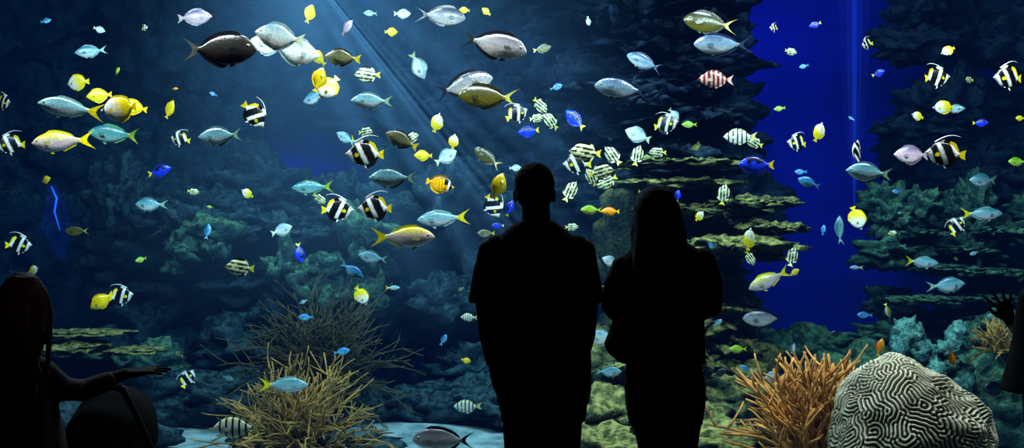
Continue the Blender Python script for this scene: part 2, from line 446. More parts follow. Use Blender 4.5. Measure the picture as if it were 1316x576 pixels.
# ------------------------------------------------------------ brain coral
N = 640; SPAN = 2.1; lam = 0.0285
kf = np.fft.fftfreq(N, d=SPAN/N)*2*np.pi; kx, ky = np.meshgrid(kf, kf)
k0 = 2*np.pi/lam; q2 = (kx**2+ky**2)/k0**2
Lop = 0.35-(1-q2)**2; u = np.random.randn(N, N)*0.1; dt = 0.6
for it in range(60):
    uh = np.fft.fft2(u+dt*(-u**3)); uh = uh/(1-dt*Lop); u = np.real(np.fft.ifft2(uh))
u = u/np.percentile(np.abs(u), 95)
axis = Vector((0.0,-0.80,0.60)).normalized()
Q = axis.to_track_quat('Z', 'Y').to_matrix()
nr, ns = 380, 760
th = np.linspace(0.001, math.pi-0.001, nr)[:, None]; ph = np.linspace(0, 2*math.pi, ns, endpoint=False)[None, :]
loc = np.stack([np.sin(th)*np.cos(ph), np.sin(th)*np.sin(ph), np.cos(th)+0*ph], -1).reshape(-1, 3)
rr = (2*np.sin(th/2)*0.5+0*ph); gx = ((rr*np.cos(ph))/SPAN+0.5)*N; gy = ((rr*np.sin(ph))/SPAN+0.5)*N
gx = gx.ravel() % N; gy = gy.ravel() % N
i0 = np.floor(gx).astype(int) % N; j0 = np.floor(gy).astype(int) % N; i1 = (i0+1) % N; j1 = (j0+1) % N
fxx = gx-np.floor(gx); fyy = gy-np.floor(gy)
val = (u[j0,i0]*(1-fxx)*(1-fyy)+u[j0,i1]*fxx*(1-fyy)+u[j1,i0]*(1-fxx)*fyy+u[j1,i1]*fxx*fyy)
dirs = loc @ np.array(Q).T
xs = dirs[:, 0]; sm = 1/(1+np.exp(-6*(xs-0.25)))
sc = np.stack([np.where(xs > 0, 0.56, 0.44), np.full_like(xs, 0.42), 0.49*(1-0.24*sm)], -1)
lumpn = np.array([mnoise.noise(Vector(d)*2.4+Vector((3,1,5)))+0.4*mnoise.noise(Vector(d)*6) for d in dirs])
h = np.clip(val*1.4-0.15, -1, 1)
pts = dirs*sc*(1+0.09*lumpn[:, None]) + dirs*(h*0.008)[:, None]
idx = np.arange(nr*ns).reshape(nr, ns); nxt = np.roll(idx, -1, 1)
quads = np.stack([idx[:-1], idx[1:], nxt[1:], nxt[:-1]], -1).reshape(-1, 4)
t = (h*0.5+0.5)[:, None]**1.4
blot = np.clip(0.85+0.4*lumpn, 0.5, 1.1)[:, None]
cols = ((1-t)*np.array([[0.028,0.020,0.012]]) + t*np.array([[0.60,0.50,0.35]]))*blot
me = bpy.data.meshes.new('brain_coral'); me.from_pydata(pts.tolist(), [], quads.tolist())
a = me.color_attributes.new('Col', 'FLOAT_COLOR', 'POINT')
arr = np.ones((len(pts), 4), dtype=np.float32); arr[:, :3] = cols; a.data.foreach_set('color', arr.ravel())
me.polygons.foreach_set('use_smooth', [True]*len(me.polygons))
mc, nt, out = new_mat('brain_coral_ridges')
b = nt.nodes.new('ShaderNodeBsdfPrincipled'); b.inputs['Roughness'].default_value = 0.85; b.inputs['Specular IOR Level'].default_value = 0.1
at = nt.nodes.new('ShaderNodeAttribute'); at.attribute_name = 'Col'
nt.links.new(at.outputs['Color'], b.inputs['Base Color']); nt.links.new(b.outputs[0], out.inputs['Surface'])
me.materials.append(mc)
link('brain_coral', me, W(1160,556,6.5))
mb = MB()
lump(mb, W(1165,640,6.6), (0.6,0.4,0.38), 91, amp=0.3, freq=2)
lump(mb, W(1060,650,6.8), (0.4,0.3,0.30), 92, amp=0.3, freq=2)
lump(mb, W(1290,640,6.8), (0.35,0.3,0.25), 93, amp=0.3, freq=2)
link('coral_base_rock', mb.mesh('coral_base_rock', MAT['rock_teal']))

# ------------------------------------------------------------ fish
def mix(a, b, t):
    t = max(0, min(1, t)); return tuple(x*(1-t)+y*t for x, y in zip(a, b))
BLK = lin((8,9,13)); WHT = lin((250,250,245)); YEL = lin((255,225,0))
def gen(back, mid, belly, fin, tail):
    back, mid, belly, fin, tail = map(lin, (back, mid, belly, fin, tail))
    def f(part, t, v):
        if part == 'body':
            c = mix(mid, back, (v-0.1)/0.6) if v > 0.1 else mix(mid, belly, (-v+0.0)/0.6)
            return mix(c, tail, (t-0.92)/0.1)
        if part == 'tail': return tail
        if part == 'pect': return mix(mid, fin, 0.5)
        return fin
    return f
def banner(part, t, v):
    s = t+0.16*v
    if part == 'body':
        if s < 0.10: return mix(BLK, WHT, 0.5)
        if s < 0.20: return WHT
        if s < 0.44: return BLK
        if s < 0.58: return WHT
        if s < 0.86: return BLK
        return WHT
    if part == 'dorsal': return WHT if t < 0.5 else (YEL if t > 0.68 else BLK)
    if part == 'anal': return BLK if t > 0.6 else WHT
    if part in ('tail', 'pect'): return YEL
    return WHT
def stripey(part, t, v):
    pale = lin((230,238,185))
    if part == 'tail': return lin((235,225,60))
    if part == 'pect': return pale
    vv = v if part == 'body' else (1.1 if part == 'dorsal' else -1.1)
    return BLK if math.sin((vv*1.0+0.35*t)*11.5) > 0.1 else pale
def sergeant(part, t, v):
    pale = lin((235,238,225))
    if part == 'tail': return lin((230,220,130))
    if part in ('pect',): return pale
    c = BLK if (t > 0.12 and (t*6.2) % 1.0 < 0.30) else mix(pale, lin((200,205,90)), (v-.2)) 
    return c
def redbar(part, t, v):
    return lin((120,40,35)) if (t*6.5) % 1.0 < 0.5 else lin((240,200,195))
def bluetang(part, t, v):
    B = lin((25,60,255))
    if part == 'tail': return YEL
    if part == 'body':
        if 0.28 < t < 0.85 and v > 0.15 and not (0.4 < t < 0.58 and v < 0.5): return lin((8,10,50))
        return B
    return lin((20,40,200))
def raccoon(part, t, v):
    Yw = lin((255,195,5))
    if part == 'body':
        if t < 0.09: return Yw
        if t < 0.19: return BLK
        if t < 0.26: return WHT
        if t < 0.42 and v > 0.2-(t-0.26)*1: return BLK
        if v > 0.75: return lin((100,65,8))
        if abs((v*0.8+t*1.4)*6 % 1.0) < 0.3: return lin((190,105,5))
        return Yw
    if part == 'dorsal': return lin((150,90,10))
    return Yw
def butterfly_w(part, t, v):
    if part == 'body':
        if 0.08 < t < 0.14: return BLK
        return mix(WHT, YEL, (t-0.35)/0.35+0.3*v)
    return YEL
def blackwhite_tail(part, t, v):
    if part == 'tail': return lin((80,80,72))
    if part == 'body': return mix(lin((38,34,32)), lin((12,12,16)), abs(v)*1.2)
    return lin((14,14,24))

OV = ([0,.06,.14,.28,.45,.62,.8,.92,1], [.03,.32,.58,.88,1,.93,.55,.22,.17], [.03,.22,.5,.85,1,.93,.55,.22,.17])
FU = ([0,.06,.14,.28,.45,.62,.8,.92,1], [.05,.40,.66,.93,1,.85,.52,.28,.22], [.05,.30,.55,.88,1,.88,.52,.28,.22])
SG = ([0,.04,.12,.25,.45,.62,.8,.92,1], [.10,.42,.72,.95,1,.9,.58,.22,.15], [.10,.30,.55,.85,1,.92,.58,.22,.15])
DI = ([0,.06,.12,.25,.42,.62,.82,.93,1], [.03,.16,.34,.85,1,.98,.75,.2,.15], [.03,.14,.32,.75,1,.98,.75,.2,.15])
SP = {
 'fus': ('fusilier_fish', FU, .155,.07,.80,(.12,.14,.16),(.30,.85,.035),(.6,.9,.03),0,gen((50,115,120),(140,190,205),(235,232,238),(150,185,190),(255,230,5)),.38),
 'fusy': ('fusilier_fish', FU, .165,.07,.80,(.12,.14,.16),(.25,.85,.04),(.6,.9,.03),0,gen((225,205,20),(200,182,175),(248,215,230),(230,215,20),(255,228,0)),.40),
 'fust': ('fusilier_fish', FU, .155,.07,.80,(.12,.12,.15),(.30,.85,.035),(.6,.9,.03),0,gen((25,90,100),(75,150,155),(150,195,195),(90,145,100),(150,180,50)),.40),
 'sur': ('surgeonfish', SG, .185,.07,.80,(.07,.20,.17),(.2,.93,.05),(.45,.93,.045),0,gen((68,68,80),(150,150,158),(225,215,210),(14,16,26),(22,24,32)),.40),
 'surb': ('surgeonfish', SG, .175,.07,.80,(.07,.18,.16),(.2,.93,.045),(.45,.93,.04),0,gen((45,75,110),(110,145,172),(190,208,220),(20,40,75),(30,50,85)),.38),
 'olive': ('surgeonfish', SG, .19,.07,.80,(.07,.18,.16),(.2,.93,.05),(.45,.93,.045),0,gen((36,36,10),(80,76,14),(105,98,30),(35,32,4),(200,190,80)),.40),
 'blk': ('black_surgeonfish', SG, .21,.07,.80,(.08,.14,.17),(.2,.93,.055),(.45,.93,.05),0,blackwhite_tail,.40),
 'pale': ('tang_fish', OV, .25,.075,.83,(.12,.05,.15),(.2,.92,.06),(.4,.92,.05),0,gen((110,145,160),(195,215,218),(245,242,240),(130,160,165),(205,215,180)),.30),
 'pink': ('tang_fish', OV, .22,.075,.83,(.12,.05,.14),(.2,.92,.05),(.4,.92,.05),0,gen((110,95,125),(215,180,200),(248,218,226),(120,105,125),(190,170,175)),.30),
 'silv': ('silver_bream', OV, .19,.07,.80,(.10,.12,.14),(.25,.88,.045),(.5,.9,.04),0,gen((50,105,125),(115,170,185),(200,220,225),(80,120,130),(130,170,150)),.28),
 'yel': ('yellow_tang', OV, .25,.07,.84,(.12,.04,.13),(.15,.92,.07),(.35,.92,.06),0,gen((240,200,0),(255,225,0),(255,235,40),(240,195,0),(255,220,0)),.20),
 'yw': ('butterflyfish', DI, .28,.065,.85,(.12,.0,.12),(.2,.93,.06),(.45,.93,.06),0,butterfly_w,.22),
 'rac': ('raccoon_butterflyfish', DI, .27,.065,.85,(.12,.0,.12),(.2,.93,.06),(.45,.93,.06),0,raccoon,.22),
 'ban': ('bannerfish', DI, .29,.065,.84,(.13,.02,.13),(.22,.93,.09),(.5,.93,.09),1,banner,.24),
 'str': ('stripey_fish', DI, .26,.07,.84,(.13,.04,.13),(.2,.9,.07),(.5,.9,.06),0,stripey,.20),
 'ser': ('sergeant_fish', OV, .22,.07,.82,(.12,.08,.14),(.2,.9,.05),(.5,.9,.045),0,sergeant,.26),
 'red': ('squirrelfish', OV, .21,.07,.82,(.12,.08,.14),(.2,.9,.05),(.5,.9,.045),0,redbar,.26),
 'blu': ('blue_tang', OV, .22,.065,.84,(.12,.05,.13),(.18,.92,.05),(.4,.92,.045),0,bluetang,.22),
 'dam': ('damselfish', OV, .20,.07,.80,(.12,.10,.13),(.25,.88,.045),(.5,.9,.04),0,gen((15,90,165),(55,150,205),(140,205,230),(50,130,175),(80,150,190)),.15),
 'grn': ('chromis_fish', OV, .20,.07,.80,(.12,.10,.13),(.25,.88,.045),(.5,.9,.04),0,gen((100,160,25),(165,215,50),(215,230,120),(120,170,35),(190,210,30)),.15),
 'org': ('clownfish', OV, .19,.08,.82,(.14,.0,.12),(.2,.9,.05),(.5,.9,.045),0,gen((255,125,0),(255,170,5),(255,205,60),(250,115,0),(255,200,5)),.14),
 'dark': ('damselfish', OV, .23,.07,.80,(.12,.08,.14),(.2,.9,.05),(.5,.9,.045),0,gen((12,16,24),(24,28,36),(42,46,50),(12,16,20),(35,40,45)),.24),
 'brn': ('wrasse', OV, .21,.07,.82,(.12,.04,.13),(.2,.9,.05),(.5,.9,.045),0,gen((60,62,45),(115,118,75),(165,165,125),(60,60,35),(210,200,40)),.20),
}
def smooth_interp(xs, ys, n):
    t = np.linspace(0, 1, n); y = np.interp(t, xs, ys)
    for _ in range(5):
        y[1:-1] = 0.25*y[:-2]+0.5*y[1:-1]+0.25*y[2:]
    return t, y
_fm = {}
def fish_mesh(key, bend):
    if (key, bend) in _fm: return _fm[(key, bend)]
    lab, prof, H, Wd, Lb, tail, dor, anal, fil, cf, L0 = SP[key]
    nR, nS = 56, 32; mb = MB()
    t, top = smooth_interp(prof[0], prof[1], nR); _, bot = smooth_interp(prof[0], prof[2], nR)
    _, wd = smooth_interp([0,.08,.2,.4,.6,.85,1], [.08,.5,.9,1,.85,.35,.14], nR)
    X = lambda tt: 0.5-tt*Lb
    vs = []; fs = []; cs = []
    for i in range(nR):
        for j in range(nS):
            a = 2*math.pi*j/nS; s = math.sin(a)
            z = (top[i] if s > 0 else bot[i])*H*s
            vs.append((X(t[i]), wd[i]*Wd*math.cos(a)*(0.75+0.25*abs(math.cos(a))), z)); cs.append(cf('body', t[i], z/H))
    for i in range(nR-1):
        for j in range(nS):
            k = (j+1) % nS; fs.append((i*nS+j, i*nS+k, (i+1)*nS+k, (i+1)*nS+j))
    fs.append(tuple(range(nS-1,-1,-1))); fs.append(tuple((nR-1)*nS+j for j in range(nS)))
    mb.add(vs, fs, cs)
    T = lambda tt: float(np.interp(tt, t, top))*H
    Bm = lambda tt: float(np.interp(tt, t, bot))*H
    for part, (t0, t1, hh), sg, bf in (('dorsal', dor, 1, T), ('anal', anal, -1, Bm)):
        vs = []; fs = []; cs = []; n = 24
        for i in range(n+1):
            q = i/n; tt = t0+(t1-t0)*q; f = min(1, q*6)**0.7*(1-0.25*q)*min(1, (1-q)*7)**0.6
            if i % 2: f *= 0.96
            for j in range(4):
                v = j/3
                z = bf(tt)*0.88+(bf(tt)*0.12+hh*f)*v
                vs.append((X(tt)-v*hh*0.55, 0, sg*z)); cs.append(cf(part, tt, v))
        for i in range(n):
            for j in range(3): fs.append((i*4+j, i*4+j+1, (i+1)*4+j+1, (i+1)*4+j))
        mb.add(vs, fs, cs)
    vs = []; fs = []; cs = []; n = 20; x0 = X(1)+0.015; ped = H*0.17
    bl, fk, spd = tail
    for i in range(n+1):
        uu = -1+2*i/n; L = bl+fk*abs(uu)**1.6
        for j in range(5):
            v = j/4
            vs.append((x0-v*L, 0, uu*(ped+(spd-ped)*v**0.9))); cs.append(cf('tail', 1, v))
    for i in range(n):
        for j in range(4): fs.append((i*5+j, i*5+j+1, (i+1)*5+j+1, (i+1)*5+j))
    mb.add(vs, fs, cs)
    for sg in (1, -1):
        yy = float(np.interp(.3, t, wd))*Wd*0.95*sg
        c = tuple(q*.75 for q in cf('pect', .3, 0))
        x = X(.27)
        mb.add([(x, yy, -H*.12), (x-.05, yy+sg*.02, H*.10), (x-.13, yy+sg*.045, H*.0), (x-.12, yy+sg*.045, -H*.22), (x-.04, yy+sg*.015, -H*.32)], [(0,1,2,3,4)], [c]*5)
        xb = X(.33); zb = -Bm(.33)*0.93
        c = cf('anal', .5, 0)
        mb.add([(xb, sg*.008, zb), (xb-.06, sg*.02, zb-.05), (xb-.10, sg*.02, zb-.055), (xb-.07, sg*.008, zb+.005)], [(0,1,2,3)], [c]*4)
        te = .13; ye = float(np.interp(te, t, wd))*Wd*0.86*sg; ze = T(te)*0.35
        tmp = MB()
        ellip(tmp, (X(te), ye, ze), (.021,.010,.021), 10, 6)
        mb.add(tmp.v, tmp.f, [lin((215,205,150))]*len(tmp.v))
        tmp = MB(); ellip(tmp, (X(te), ye+sg*.004, ze), (.014,.010,.014), 10, 6)
        mb.add(tmp.v, tmp.f, [(0.004,0.004,0.006)]*len(tmp.v))
    if fil:
        pts = []
        for k in range(13):
            q = k/12; pts.append((X(.27)-q*.62, 0, T(.27)*0.95+.05+0.20*math.sin(q*2.2)*1.0))
        tmp = MB(); tube(tmp, pts, [.016*(1-k/12)+.003 for k in range(13)], 6)
        mb.add(tmp.v, tmp.f, [WHT]*len(tmp.v))
    mb.v = [(x, y+bend*max(0, .2-x)**2, z) for x, y, z in mb.v]
    me = mb.mesh(lab+'_'+key, MAT['fish']); _fm[(key, bend)] = me
    return me

R_, L_ = 1, -1
FISH = [
('pink',250,22,42,R_,5,20),('silv',117,66,38,L_,-10,20),('grn',150,92,14,R_,30,40),('yw',99,106,32,L_,-5,20),('yel',128,123,32,L_,-8,10),
('yw',155,140,54,L_,-5,5),('yel',172,138,34,L_,10,15),('fus',90,139,78,L_,8,10),('fusy',80,182,78,L_,-4,5),('fust',148,173,72,L_,5,5),('ban',14,186,36,L_,0,20),
('ban',4,132,26,R_,0,30),('yel',218,141,24,R_,60,30),('org',225,114,8,R_,0,0),('ban',231,179,26,L_,10,20),('blu',205,220,32,R_,15,10),
('silv',284,175,60,L_,-3,0),('ban',327,148,40,R_,-50,20),('silv',193,263,42,L_,0,10),('blk',282,64,95,R_,0,0),('pale',360,48,62,L_,10,15),
('pale',378,66,64,R_,-12,5),('pale',345,58,46,L_,5,30),('yel',398,18,22,R_,70,40),('pink',445,36,24,R_,40,30),('yel',409,74,24,L_,50,30),('brn',440,74,48,L_,5,10),
('yel',410,103,30,R_,70,40),('yw',423,112,38,L_,-50,20),('silv',405,125,36,L_,-20,20),('str',472,96,34,L_,0,10),('silv',478,130,54,L_,0,5),
('pale',538,85,36,R_,-65,20),('silv',476,17,18,L_,0,0),('pale',517,18,22,R_,0,0),('sur',567,20,62,R_,-5,10),('yel',597,13,14,L_,0,0),('yel',625,15,14,L_,40,0),
('sur',634,57,88,R_,-14,0),('brn',697,63,24,R_,10,20),('sur',595,110,78,R_,14,5),('olive',627,125,76,L_,3,5),('pale',756,27,12,R_,-80,20),
('dam',715,112,18,R_,20,20),('yw',562,158,24,R_,75,30),('ban',664,147,32,R_,25,20),('blu',680,169,30,L_,-5,15),('str',694,136,26,R_,-40,20),
('str',708,156,28,L_,40,20),('blu',739,154,34,L_,45,10),('surb',828,80,48,L_,25,10),('surb',800,114,72,L_,5,0),('olive',912,30,68,L_,8,0),
('surb',928,58,72,L_,2,0),('red',921,102,48,L_,0,5),('pale',866,147,18,R_,-50,20),('grn',886,160,20,L_,0,10),('pale',820,174,36,L_,20,10),
('ban',856,160,32,R_,10,30),('ser',951,176,42,L_,0,5),('str',969,183,26,L_,20,10),('ban',1025,184,30,L_,5,10),('yw',1053,170,26,R_,70,20),
('blu',972,212,48,L_,0,0),('ban',1101,197,28,R_,75,50),('silv',1117,222,62,L_,5,5),('pink',1173,199,50,L_,0,5),('ban',1214,198,50,L_,5,5),
('ban',1203,100,38,R_,5,10),('ban',1297,100,44,L_,0,10),('yw',1213,138,26,L_,0,20),('silv',1226,140,26,R_,0,20),('blu',1260,158,20,R_,0,10),('grn',1307,208,26,L_,0,10),
('yel',1311,152,12,L_,0,0),('silv',1265,232,42,L_,0,5),('dam',1040,235,30,L_,20,10),('dam',1029,221,16,L_,0,0),('dam',1153,246,14,L_,0,0),
('yw',1101,280,32,R_,-70,20),('silv',1078,296,34,R_,85,30),('dam',1058,296,14,R_,80,0),('fus',1262,275,52,R_,0,0),('ban',1230,291,28,R_,60,10),
('fus',1184,337,44,R_,-5,0),('silv',1217,367,48,R_,5,0),('fusy',989,360,58,L_,-25,0),('str',1018,330,26,R_,75,10),('yel',1021,350,14,R_,30,0),
('yw',963,308,28,R_,80,30),('str',964,332,22,R_,-60,10),('sur',983,410,56,L_,0,0),('str',930,250,28,R_,80,10),('yw',899,278,16,R_,50,0),
('blu',871,252,16,R_,80,0),('dam',1111,405,20,L_,0,0),('brn',1141,399,20,R_,-75,0),('dark',1075,429,16,L_,0,0),('grn',949,449,24,L_,0,0),
('pale',990,484,22,R_,15,0),('dark',925,480,20,R_,30,0),('yw',906,551,22,L_,-60,0),('dam',1019,448,14,R_,70,0),('org',1131,447,24,R_,75,10),
('org',1222,459,28,R_,-65,20),('dam',1209,484,20,L_,0,0),('silv',1282,407,28,L_,0,0),('pale',1170,428,20,L_,10,0),('dark',1280,500,36,L_,0,0),
('ban',469,198,50,L_,0,5),('brn',517,181,46,L_,25,10),('str',528,178,24,R_,30,10),('silv',445,178,30,L_,30,10),('str',470,170,22,R_,0,30),('yel',544,200,24,L_,0,0),('fus',460,185,30,R_,-30,20),
('silv',505,229,62,L_,0,0),('rac',565,237,38,R_,-15,5),('pale',573,202,32,R_,30,20),('yw',583,182,20,R_,80,0),('olive',627,203,42,L_,35,10),('yel',641,240,34,R_,70,30),
('ban',633,265,34,R_,-60,10),('blu',655,268,22,R_,70,0),('brn',625,300,24,L_,0,0),('pale',662,216,16,R_,0,0),('fust',402,241,54,L_,-2,0),
('str',411,256,20,R_,-40,0),('ban',434,270,42,R_,0,5),('ban',482,268,46,L_,0,5),('fus',569,281,66,L_,-4,0),('fusy',518,305,82,R_,0,0),
('pale',362,296,28,R_,20,10),('blu',385,325,26,R_,-80,10),('str',308,344,38,L_,5,5),('dam',267,298,20,R_,80,0),('silv',479,331,38,L_,10,0),
('dam',452,348,36,R_,-35,0),('yw',464,380,28,R_,-60,0),('dam',393,408,20,L_,0,0),('dam',439,452,22,R_,10,0),('ban',25,315,34,R_,0,10),
('olive',100,297,32,L_,0,0),('yel',130,387,34,L_,-35,5),('ban',156,381,34,R_,10,5),('ban',242,487,26,R_,60,10),('fus',365,495,62,R_,0,0),
('ser',305,550,62,L_,0,0),('ser',601,523,36,L_,0,0),('silv',462,556,36,L_,0,0),('sur',570,566,80,L_,0,0),('ser',603,408,22,L_,0,0),
('str',752,196,42,L_,5,0),('str',787,200,30,L_,50,0),('str',819,200,28,R_,75,0),('ban',742,211,38,L_,0,0),('str',773,221,34,R_,10,0),
('str',780,234,30,L_,-30,0),('str',733,246,30,R_,60,0),('grn',760,270,28,L_,0,0),('org',785,272,26,L_,0,0),('str',735,292,18,R_,0,0),
('pale',785,336,24,L_,20,0),('pale',774,434,38,L_,0,0),('silv',782,478,34,R_,0,0),('yw',772,526,30,R_,-60,0),('ban',797,555,40,L_,-15,0),
('str',690,152,20,R_,10,0),('str',760,228,26,L_,60,0),('str',845,196,24,L_,0,0),('fus',1100,344,16,L_,0,0),('dam',570,437,16,R_,60,0),('blu',640,290,16,L_,0,0),
('fus',505,370,18,R_,0,0),('pale',1238,505,24,R_,20,0),
]
rf = random.Random(11)
occ = [(f[1], f[2], f[3]) for f in FISH]; cnt = 0
while cnt < 40:
    px = rf.uniform(20, 1300); py = rf.uniform(20, 500) if rf.random() < .6 else rf.uniform(30, 300)
    if any(abs(px-o[0]) < o[2]*.5+16 and abs(py-o[1]) < o[2]*.35+12 for o in occ): continue
    ln = rf.uniform(8, 18); occ.append((px, py, ln)); cnt += 1
    FISH.append((rf.choice(['dam','grn','str','ban','silv','yw','dam','pale','yel','blu','brn']), px, py, ln, rf.choice((1,-1)), rf.uniform(-30,40), rf.uniform(0,45)))
for (k, px, py, ln, dr, an, yw) in FISH:
    L0 = SP[k][-1]; cy = math.cos(math.radians(yw))
    d = max(6.25, min(8.4, F*L0*cy*rf.uniform(.9,1.1)/ln))
    size = ln*d/(F*(0.35+0.65*cy))
    me = fish_mesh(k, rf.choice((-.35, 0, .35)))
    o = link(SP[k][0], me, W(px, py, d))
    sg = rf.choice((-1, 1))
    yaw = math.radians(yw*sg+rf.uniform(-4,4)) + (math.pi if dr < 0 else 0)
    o.matrix_world = Matrix.Translation(W(px, py, d)) @ Matrix.Rotation(yaw, 4, 'Z') @ Matrix.Rotation(-math.radians(an), 4, 'Y') @ Matrix.Scale(size, 4)

# ------------------------------------------------------------ people
def hand(mb, wrist, d, n, side=1, s=1.0, curl=0.3, spread=0.12):
    wrist = Vector(wrist); d = Vector(d).normalized(); n = Vector(n); n = (n-d*n.dot(d)).normalized(); l = d.cross(n)*side
    lens = [(.042,.026,.020),(.046,.030,.021),(.042,.028,.020),(.033,.021,.018)]
    for i in range(4):
        off = (1.5-i)
        kn = wrist+d*(.088-.004*abs(off-0.5))*s+l*off*.020*s
        tube(mb, [wrist+l*off*.010*s, wrist+d*.045*s+l*off*.017*s, kn], [.015*s,.0145*s,.011*s], 10, True)
        a = curl*0.5; p = kn.copy(); pts = [p.copy()]; dd0 = (d+l*off*spread).normalized()
        for L in lens[i]:
            dd = dd0*math.cos(a)+n*math.sin(a); p = p+dd*L*s; pts.append(p.copy()); a += curl
        tube(mb, pts, [.0098*s,.0088*s,.0080*s,.0068*s], 10, True)
    p0 = wrist+d*.018*s+l*.018*s
    pts = [p0, p0+(d*.025+l*.028+n*.008)*s, p0+(d*.052+l*.043+n*.014)*s, p0+(d*.078+l*.050+n*.018)*s]
    tube(mb, pts, [.015*s,.0125*s,.0105*s,.008*s], 10, True)

def head(mb, c, s=1.0, yawdir=(0,1)):
    c = Vector(c); f = Vector((yawdir[0], yawdir[1], 0)).normalized(); r = Vector((f.y, -f.x, 0))
    rot = Matrix((r, f, Vector((0,0,1)))).transposed()
    E = lambda off, rad: ellip(mb, c+rot@(Vector(off)*s), tuple(x*s for x in rad), 22, 14, rot)
    E((0,-.005,.025), (.076,.095,.088)); E((0,.022,-.035), (.060,.072,.075)); E((0,.05,-.080), (.030,.032,.028))
    E((0,.098,-.015), (.012,.020,.026)); E((0,.085,.03), (.045,.015,.012)); E((0,.088,-.052), (.024,.012,.009))
    for sg in (-1, 1):
        E((sg*.079,-.005,-.005), (.010,.019,.031)); E((sg*.036,.072,-.018), (.02,.016,.016))

def eyes(c, s, parent, f=(0,1)):
    mb = MB(); c = Vector(c); fv = Vector((f[0], f[1], 0)).normalized(); r = Vector((fv.y, -fv.x, 0))
    for sg in (-1, 1):
        ellip(mb, c+(fv*.088+r*sg*.032+Vector((0,0,.008)))*s, (.012*s,.010*s,.009*s), 12, 8)
    link('eyes', mb.mesh('eyes', MAT['eye']), parent=parent)

def shoe(mb, x, y, s=1):
    ellip(mb, (x, y+.05*s, .045*s), (.048*s,.14*s,.045*s)); ellip(mb, (x, y-.03*s, .06*s), (.045*s,.06*s,.06*s))
    box(mb, x-.042*s, x+.042*s, y-.09*s, y+.17*s, 0.001, .022*s)

def P(px, py, dy=0, d=4.2):
    v = W(px, py, d); v.y += dy; return v
def S(py, xl, xr, ry, dy=0, d=4.2):
    a = W(xl, py, d); b_ = W(xr, py, d); return ((a.x+b_.x)/2, d+dy, a.z, (b_.x-a.x)/2, ry)

# --- man
man = empty('man', (0,0,0))
sk = MB(); head(sk, P(687,250), 1.0, (0.15,1))
tube(sk, [P(688,258,.0), P(689,280,-.005), P(689,305,-.01)], [.058,.059,.070], 18, True)
tube(sk, [P(630,322), P(621,360,-.01), P(624,398,-.02), P(627,432,0.0), P(632,466,.03)], [.05,.045,.038,.036,.026], 16, True)
tube(sk, [P(750,322), P(757,360,-.01), P(756,398,-.02), P(754,432,0.0), P(748,466,.03)], [.05,.045,.038,.036,.026], 16, True)
hand(sk, P(632,467,.03), (.12,.15,-1), (1,0,0), 1, 1.0, .45)
hand(sk, P(748,467,.03), (-.12,.15,-1), (-1,0,0), -1, 1.0, .45)
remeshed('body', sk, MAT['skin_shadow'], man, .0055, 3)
eyes(P(687,250), 1, man, (0.15,1))
hr = MB(); ellip(hr, P(687,238,-.012), (.083,.098,.094), 26, 18); ellip(hr, P(687,250,-.035), (.075,.073,.070), 26, 16)
for i in range(60):
    a = rs.uniform(0, 6.28); e = rs.uniform(.1, 1.3)
    ellip(hr, P(687,240,-.012)+Vector((.076*math.sin(e)*math.cos(a), .09*math.sin(e)*math.sin(a), .09*math.cos(e))), (.014,.014,.012), 8, 6)
remeshed('hair', hr, MAT['hair_dark'], man, .006, 2)
sh = MB()
loft(sh, [S(518,639,757,.125),S(500,637,760,.13),S(460,635,760,.125),S(400,630,757,.12),S(350,624,758,.125),S(325,624,757,.12),S(310,634,746,.10),S(299,646,732,.085),S(290,657,721,.075),S(284,667,711,.068)])
for (a, b2, c2) in (((641,320),(627,347),(618,386)), ((739,320),(751,347),(760,386))):
    tube(sh, [P(*a), P(*b2), P(*c2,-.01), P(c2[0], c2[1]+3, -.01)], [.060,.060,.052,.050], 18); ellip(sh, P(*a), (.062,.062,.060))
    ellip(sh, P((a[0]+b2[0])/2, 324), (.056,.060,.054))
for (x, y, r0, l0) in ((650,430,.012,.10),(735,440,.012,.12),(700,480,.010,.10),(668,350,.010,.07)):
    tube(sh, [P(x-12,y-20,-.118), P(x,y,-.123), P(x+10,y+l0*200,-.122)], [r0*.4,r0,r0*.4], 8)
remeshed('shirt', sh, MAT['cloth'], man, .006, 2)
tr = MB()
loft(tr, [S(540,645,752,.12),S(520,641,755,.125),S(498,640,756,.118),S(485,645,752,.11)])
for x in (672, 722):
    tube(tr, [P(x,515), P(x,560), (P(x,576).x,4.21,.49), (P(x,576).x,4.18,.28), (P(x,576).x,4.17,.06)], [.088,.081,.068,.062,.056], 20); ellip(tr, P(x,515), (.088,.105,.09))
remeshed('trousers', tr, MAT['cloth'], man, .008, 3)
so = MB(); shoe(so, P(672,0).x, 4.18); shoe(so, P(722,0).x, 4.18)
remeshed('shoes', so, MAT['cloth'], man, .006, 2)

# --- woman
wo = empty('woman', (0,0,0)); D = 4.15
p = lambda a, b_, dy=0: P(a, b_, dy, D)
s_ = lambda py, xl, xr, ry, dy=0: S(py, xl, xr, ry, dy, D)
sk = MB(); head(sk, p(843,276,.01), .95, (-.2,1))
tube(sk, [p(843,285), p(845,300), p(846,322)], [.052,.052,.06], 16, True)
for (a, e, w_, hd) in (((800,342),(784,394),(806,404),(.7,.7,.15)), ((906,335),(917,396),(892,404),(-.7,.7,.15))):
    tube(sk, [p(*a), p((a[0]+e[0])/2, (a[1]+e[1])/2, 0), p(*e,.0), p((e[0]+w_[0])/2, 400, .11), p(*w_,.20)], [.045,.04,.034,.032,.024], 14, True)
    hand(sk, p(*w_,.20), hd, (0,-.3,1), 1 if a[0] < 850 else -1, .92, .35)
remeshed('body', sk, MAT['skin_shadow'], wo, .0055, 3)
eyes(p(843,276,.01), .95, wo, (-.2,1))
hr = MB()
